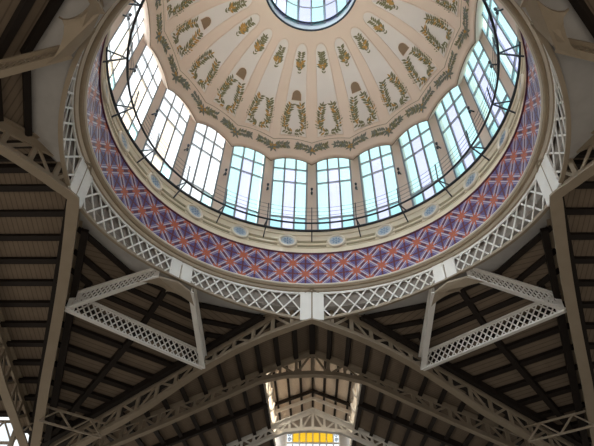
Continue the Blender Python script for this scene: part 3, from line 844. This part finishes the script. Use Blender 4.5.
# ------------------------------------------------------------------ roof lantern over the front arm
ZE, ZR = 21.6, 23.15
for sx in (-1, 1):
    lr = 'left' if sx < 0 else 'right'
    z0 = topz(LX) - .1
    bm = NEW()
    prism(bm, [(sx * LX, LY0, z0), (sx * LX, LY1, z0), (sx * LX, LY1, z0 + .75), (sx * LX, LY0, z0 + .75)], (sx * .2, 0, 0))
    prism(bm, [(sx * LX, LY0, ZE - .45), (sx * LX, LY1, ZE - .45), (sx * LX, LY1, ZE), (sx * LX, LY0, ZE)], (sx * .2, 0, 0))
    struct('wall_' + lr, bm, 'white', label='white side wall of the roof lantern, ' + lr)
    w = None; bm = NEW(); n = 10
    for i in range(n + 1):
        y = LY0 + (LY1 - LY0) * i / n; bar(bm, (sx * (LX + .08), y, z0 + .7), (sx * (LX + .08), y, ZE - .4), .3, .16, (1, 0, 0))
    w = struct('window_%d' % (21 if sx < 0 else 22), bm, 'white', label='row of lights along the %s side of the roof lantern' % lr)
    bm = NEW(); face(bm, [(sx * (LX + .1), LY0, z0 + .7), (sx * (LX + .1), LY1, z0 + .7), (sx * (LX + .1), LY1, ZE - .4), (sx * (LX + .1), LY0, ZE - .4)]); obj('glass', bm, 'glass_cream', w)
    poly = [Vector((0, LY0 - .6, ZR)), Vector((sx * (LX + .3), LY0 - .6, ZE - .05)), Vector((sx * (LX + .3), YE, ZE - .05)), Vector((0, YE, ZR))]
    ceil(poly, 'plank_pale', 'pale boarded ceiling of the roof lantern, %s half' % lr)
    purlins(poly, (sx, 0), [1.25, 2.5, 3.75], 'dark strip, %s from the ridge under the ' + lr + ' half of the roof lantern', 'strips under the roof lantern', .22, .16)
    for i in range(4):
        y = 24 + i * 3.4
        k = thing('bracket', 'white scrolled bracket, %s from the dome on the %s wall of the roof lantern' % (ORD[i], lr), 'bracket', (sx * LX, y, z0 + .6), 'lantern brackets')
        bm = NEW(); pts = [Vector((sx * LX, y, z0 + .6))] + [Vector((sx * (LX - .40 * math.sin(t * PI / 12)), y, z0 + .6 + .8 * (1 - math.cos(t * PI / 12)))) for t in range(1, 7)]
        tube(bm, pts, .09, 6); obj('arm', bm, 'white', k)
        bm = NEW(); bar(bm, (sx * LX - sx * .04, y, z0 + .2), (sx * LX - sx * .04, y, ZE - .1), .22, .08, (1, 0, 0)); obj('back_plate', bm, 'white', k)
bm = NEW(); bar(bm, (0, LY0, ZR - .12), (0, YE, ZR - .12), .22, .2); tag(obj('ridge_beam', bm, 'timber'), 'dark ridge strip under the roof lantern', 'beam')
for y, mt_, lb, w_ in ((35.2, 'timber', 'dark gabled frame across the roof lantern', .3), (37.2, 'white', 'pale bolted gabled frame across the roof lantern', .25)):
    t = thing('lantern_frame', lb, 'frame', (0, y, ZE))
    for sx in (-1, 1):
        bm = NEW(); bar(bm, (0, y, ZR - .3), (sx * LX, y, ZE - .32), w_, .32); obj('rafter', bm, mt_, t)
bm = NEW(); face(bm, [(-LX, LY0, topz(LX)), (0, LY0, 20.2), (LX, LY0, topz(LX)), (LX, LY0, ZE), (0, LY0, ZR), (-LX, LY0, ZE)]); struct('wall_front', bm, 'white', label='gable closing the roof lantern above the second truss')
# end wall with the stained-glass window
bm = NEW(); WX = 3.0
for xa, xb, za, zt in ((-24, -WX, 4, 30), (WX, 24, 4, 30), (-WX, WX, 20.9, 30), (-WX, WX, 4, 12)):
    prism(bm, [(xa, YE, za), (xb, YE, za), (xb, YE, zt), (xa, YE, zt)], (0, .4, 0))
struct('wall_far', bm, 'plaster', label='far gable wall of the front arm around the yellow window')
bm = NEW()
for x in (-3, -2.3, -1.53, -.77, 0, .77, 1.53, 2.3, 3): bar(bm, (x, YE - .05, 12), (x, YE - .05, 20.9), .12, .16, (0, 1, 0))
for z in (12.1, 16, 19.0, 19.62, 20.86): bar(bm, (-3, YE - .05, z), (3, YE - .05, z), .12, .16, (0, 0, 1))
w = struct('window_23', bm, 'white', label='stained-glass window with a yellow head at the end of the front arm')
bm = NEW()
face(bm, [(-2.3, YE, 19.62), (2.3, YE, 19.62), (2.3, YE, 20.9), (-2.3, YE, 20.9)], 0)
face(bm, [(-3, YE, 12), (3, YE, 12), (3, YE, 19.62), (-3, YE, 19.62)], 1)
for s in (-1, 1): face(bm, [(s * 2.3, YE, 19.62), (s * 3, YE, 19.62), (s * 3, YE, 20.9), (s * 2.3, YE, 20.9)], 1)
obj('glass', bm, ['glass_yellow', 'glass_white'], w)
bm = NEW()
for s in (-1, 1):
    for cz, rr in ((19.95, .2), (20.5, .24)):
        pts = [Vector((s * 2.65 + rr * (1 - t / 26) * math.cos(t * .42), YE - .16, cz + rr * (1 - t / 26) * math.sin(t * .42) * 1.2)) for t in range(22)]
        tube(bm, pts, .05, 5)
obj('scroll_tracery', bm, 'blue2', w)

# low windows behind the left arm's corner
WY = 16.6
bm = NEW()
for x in range(-34, -19, 2): bar(bm, (x, WY, 2), (x, WY, 12.6), .3, .2, (0, 1, 0))
for z in (9.2, 11.2, 12.6): bar(bm, (-34, WY, z), (-20, WY, z), .16, .16, (0, 0, 1))
for x in range(-34, -19, 2):
    bar(bm, (x, WY, 11.2), (x + 1, WY, 12.6), .1, .1, (0, 1, 0)); bar(bm, (x + 2, WY, 11.2), (x + 1, WY, 12.6), .1, .1, (0, 1, 0))
w = struct('window_24', bm, 'iron', label='glazed screen with triangular tracery under the left arm eaves')
bm = NEW(); face(bm, [(-34, WY + .05, 2), (-20, WY + .05, 2), (-20, WY + .05, 12.6), (-34, WY + .05, 12.6)]); obj('glass', bm, 'glass_white', w)

# floor of the market hall (below the picture, it throws light back up)
bm = NEW(); prism(bm, [(-45, -45, -1.6), (45, -45, -1.6), (45, 45, -1.6), (-45, 45, -1.6)], (0, 0, -.2)); struct('floor', bm, 'floor', label='stone floor of the market hall')

# ------------------------------------------------------------------ daylight
w = bpy.data.worlds.new('sky'); sc.world = w; w.use_nodes = True; nt = w.node_tree
for n in list(nt.nodes): nt.nodes.remove(n)
out = nt.nodes.new('ShaderNodeOutputWorld'); bg = nt.nodes.new('ShaderNodeBackground')
tc = nt.nodes.new('ShaderNodeTexCoord'); sp = nt.nodes.new('ShaderNodeSeparateXYZ'); nt.links.new(tc.outputs['Generated'], sp.inputs[0])
def mr(src, a, b, c, d):
    n = nt.nodes.new('ShaderNodeMapRange'); n.interpolation_type = 'SMOOTHSTEP'
    for k, v in zip(('From Min', 'From Max', 'To Min', 'To Max'), (a, b, c, d)): n.inputs[k].default_value = v
    nt.links.new(src, n.inputs['Value']); return n.outputs[0]
HOR, SKY_R, SKY_L = .05, 1.35, 9.5
dt = nt.nodes.new('ShaderNodeVectorMath'); dt.operation = 'DOT_PRODUCT'; dt.inputs[1].default_value = (-.5, -.87, 0)
nt.links.new(tc.outputs['Generated'], dt.inputs[0])
sx_ = mr(dt.outputs['Value'], -.4, 1.0, SKY_R, SKY_L)
ez = mr(sp.outputs['Z'], .12, .32, 0, 1)
mx = nt.nodes.new('ShaderNodeMix'); mx.data_type = 'FLOAT'; mx.inputs[2].default_value = HOR
nt.links.new(ez, mx.inputs[0]); nt.links.new(sx_, mx.inputs[3])
cm = nt.nodes.new('ShaderNodeMix'); cm.data_type = 'RGBA'; cm.inputs[6].default_value = (1.0, .93, .84, 1); cm.inputs[7].default_value = (.93, .98, 1.0, 1)
nt.links.new(ez, cm.inputs['Factor'])
nt.links.new(cm.outputs[2], bg.inputs[0]); nt.links.new(mx.outputs[0], bg.inputs[1]); nt.links.new(bg.outputs[0], out.inputs[0])

sd = bpy.data.lights.new('sun', 'SUN'); sd.energy = 14.0; sd.angle = D2R(.53); sd.color = (1.0, .95, .86)
so = bpy.data.objects.new('sun', sd); C.objects.link(so); so.location = (-30, -10, 70)
so.rotation_euler = Vector((.34, .10, -.93)).to_track_quat('-Z', 'Y').to_euler()
sc.view_settings.view_transform = 'Standard'; sc.view_settings.look = 'None'; sc.view_settings.gamma = 1; sc.view_settings.use_curve_mapping = False
sc.view_settings.exposure = 0.12
sc.cycles.max_bounces = 10; sc.cycles.diffuse_bounces = 5; sc.cycles.transparent_max_bounces = 16
sc.cycles.use_denoising = True
